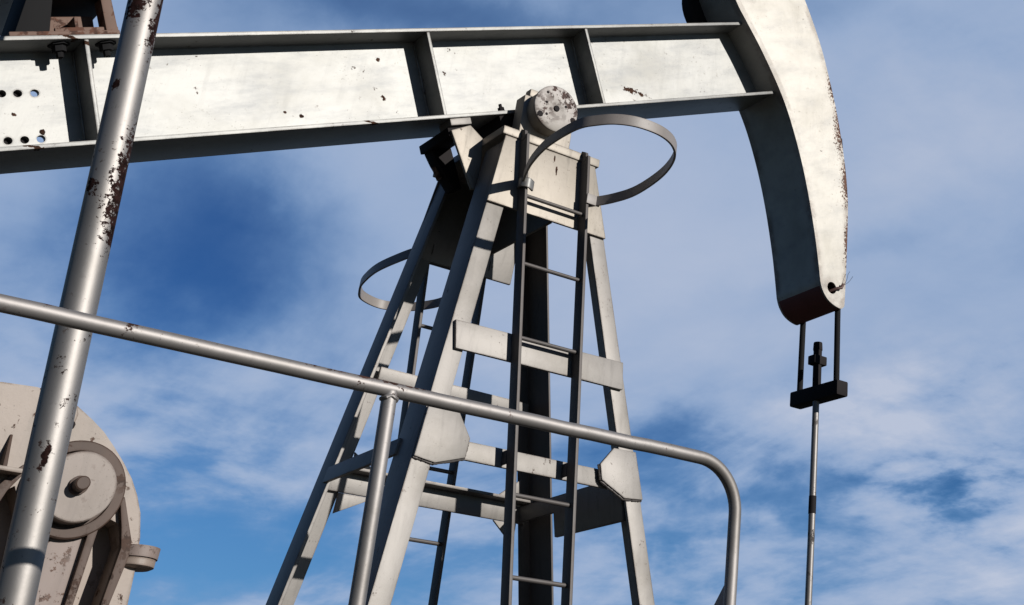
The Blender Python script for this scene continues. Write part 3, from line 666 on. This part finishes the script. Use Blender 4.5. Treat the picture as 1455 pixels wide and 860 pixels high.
b = MB(); b.prism([(-3.945, -2.99), (-3.85, -2.99), (-3.845, -2.90), (-3.87, -2.845), (-3.93, -2.83)], GY - 0.03, GY - 0.001); lug = b.build('lifting_lug', 'gear', gr, bevel=0.006)
b = MB(); b.lathe((-3.872, GY - 0.031, -2.975), (0, -1, 0), [(0, 0.028), (0.03, 0.022)], 10); b.build('bolt', 'dark', gr, bevel=0)
b = MB(); b.hexa([(-4.175, GY - 0.001, -3.285), (-4.150, GY - 0.001, -3.285), (-4.150, GY - 0.12, -3.285), (-4.175, GY - 0.12, -3.285)], [(-4.17, GY - 0.001, -3.08), (-4.155, GY - 0.001, -3.08), (-4.155, GY - 0.01, -3.08), (-4.17, GY - 0.01, -3.08)]); b.build('fin', 'gearbrown', gr, bevel=0.004)
b = MB(); b.box(-4.6, -4.06, GY - 0.13, GY - 0.001, -3.312, -3.286); b.build('ledge', 'gear', gr, bevel=0.004)
pd = MB(); pd.box(-5.3, -3.1, -0.75, 0.75, PAD + 0.002, -5.002); tag(pd.build('pedestal', 'concrete', None, bevel=0.03), 'dark pedestal block under the grey gear housing', 'pedestal')

# ---------------------------------------------------------------- handrail
hr = thing('handrail', 'weathered grey pipe handrail with a rounded corner crossing in front of the tower', 'handrail', (-3.1, -3.6, PAD))
HY = -3.6
path = [(-7.0, HY, -3.270), (-5.6, HY, -3.266), (-4.363, HY, -3.260), (-2.892, HY, -3.252), (-1.973, HY, -3.244), (-1.33, HY, -3.235)]
path = [p for a_, b_ in zip(path, path[1:]) for p in [tuple(Vector(a_).lerp(Vector(b_), k / 5) + Vector((0, random.uniform(-1, 1) * 0.0015, random.uniform(-1, 1) * 0.0015))) for k in range(5)]]
arc = []
for k in range(0, 15):
    a = math.pi / 2 * (1 - k / 14)
    arc.append((-1.206 + 0.285 * math.cos(a), HY, -3.515 + 0.279 * math.sin(a)))
path += arc + [(-0.919, HY, -3.836), (-0.921, HY, -4.5), (-0.921, HY, -5.2), (-0.921, HY, PAD + 0.02)]
b = MB(); b.tube(path, 0.0375, 28); b.build('top_rail', 'rail', hr, bevel=0)
for x in (-3.185, -5.4):
    b = MB(); b.tube([(x, HY, -3.266), (x + 0.028, HY, -3.744), (x + 0.055, HY, -4.296), (x + 0.10, HY, PAD + 0.02)], 0.0385, 24); b.build('post', 'rail', hr, bevel=0)
    b = MB(); b.tube([(x + 0.0375 * 1.02 * math.cos(q), HY + 0.0375 * 1.05 * math.sin(q), -3.293 - 0.012 * (1 - math.sin(q) ** 2) + random.uniform(-0.003, 0.003)) for q in [2 * math.pi * k / 28 for k in range(29)]], [0.010 + random.uniform(-0.003, 0.003) for _ in range(29)], 8); b.build('weld_bead', 'rail', hr, bevel=0)
b = MB(); b.hexa([(-0.945, HY + 0.02, -3.89), (-0.945, HY + 0.02, -4.5), (-0.945, HY + 0.33, -4.5), (-0.945, HY + 0.16, -4.05)], [(-0.925, HY + 0.02, -3.89), (-0.925, HY + 0.02, -4.5), (-0.925, HY + 0.33, -4.5), (-0.925, HY + 0.16, -4.05)]); b.build('gusset', 'rail', hr, bevel=0.004)

# ---------------------------------------------------------------- bridle, carrier bar, polished rod, wellhead
br = thing('bridle', 'two black wire ropes and a heavy black carrier bar hanging from the horsehead', 'rod hanger', (2.81, 0, -1.34))
for y in (-0.27, 0.27):
    b = MB(); zz = [-1.2, -0.42, 0.0, 0.5, 1.0, 1.5]; xx = [2.832, 2.826, 2.875, 2.895, 2.86, 2.79]
    if y > 0: xx[0] -= 0.015
    b.tube([(x, y, z) for x, z in zip(xx, zz)], 0.031, 12); b.build('wire_rope', 'cable', br, bevel=0)
b = MB()
pl = [(2.745, 0.33), (2.90, 0.33), (2.945, -0.30), (2.945, -0.335), (2.84, -0.335), (2.745, 0.22)]
pl = [(2.735, 0.33), (2.885, 0.33), (2.935, -0.335), (2.785, -0.335)]
b.hexa([(x, y, -1.315) for x, y in pl], [(x, y, -1.165) for x, y in pl]); b.build('carrier_bar', 'dark', br, bevel=0.018)
pr_ = thing('polished_rod', 'thin worn steel rod hanging straight down below the black carrier bar', 'rod', (2.8, 0, PAD))
b = MB(); b.tube([(2.808, 0, -0.84), (2.806, 0, -1.5), (2.80, 0, -2.6), (2.788, 0, -3.4), (2.788, 0, -5.0)], 0.0335, 20); b.build('rod', 'rod', pr_, bevel=0)
b = MB(); b.tube([(2.808, 0, -1.21), (2.808, 0, -0.72)], 0.044, 20); b.box(2.725, 2.89, -0.055, 0.055, -0.95, -0.86); b.tube([(2.808, 0, -0.80), (2.808, 0, -0.715)], [0.05, 0.045], 20); b.build('rod_clamp', 'dark', pr_, bevel=0.01)
b = MB(); b.tube([(2.803, 0, -2.22), (2.801, 0, -2.38)], 0.037, 20); b.build('oil_band', 'dark', pr_, bevel=0)
wh = thing('wellhead', 'short dark wellhead with stuffing box around the thin rod', 'wellhead', (2.788, 0, PAD))
b = MB(); b.lathe((2.788, 0, PAD + 0.002), (0, 0, 1), [(0, 0.26), (0.08, 0.26), (0.081, 0.14), (0.35, 0.14), (0.351, 0.22), (0.42, 0.22), (0.421, 0.10), (0.75, 0.10)], 24); b.build('casing', 'dark', wh, bevel=0)
b = MB(); b.tube([(2.788, 0, PAD + 0.6), (3.2, 0, PAD + 0.6)], 0.07, 16); b.build('flow_line', 'dark', wh, bevel=0)
for o in scene.objects:
    if o.type == 'MESH': sharp(o, 38)
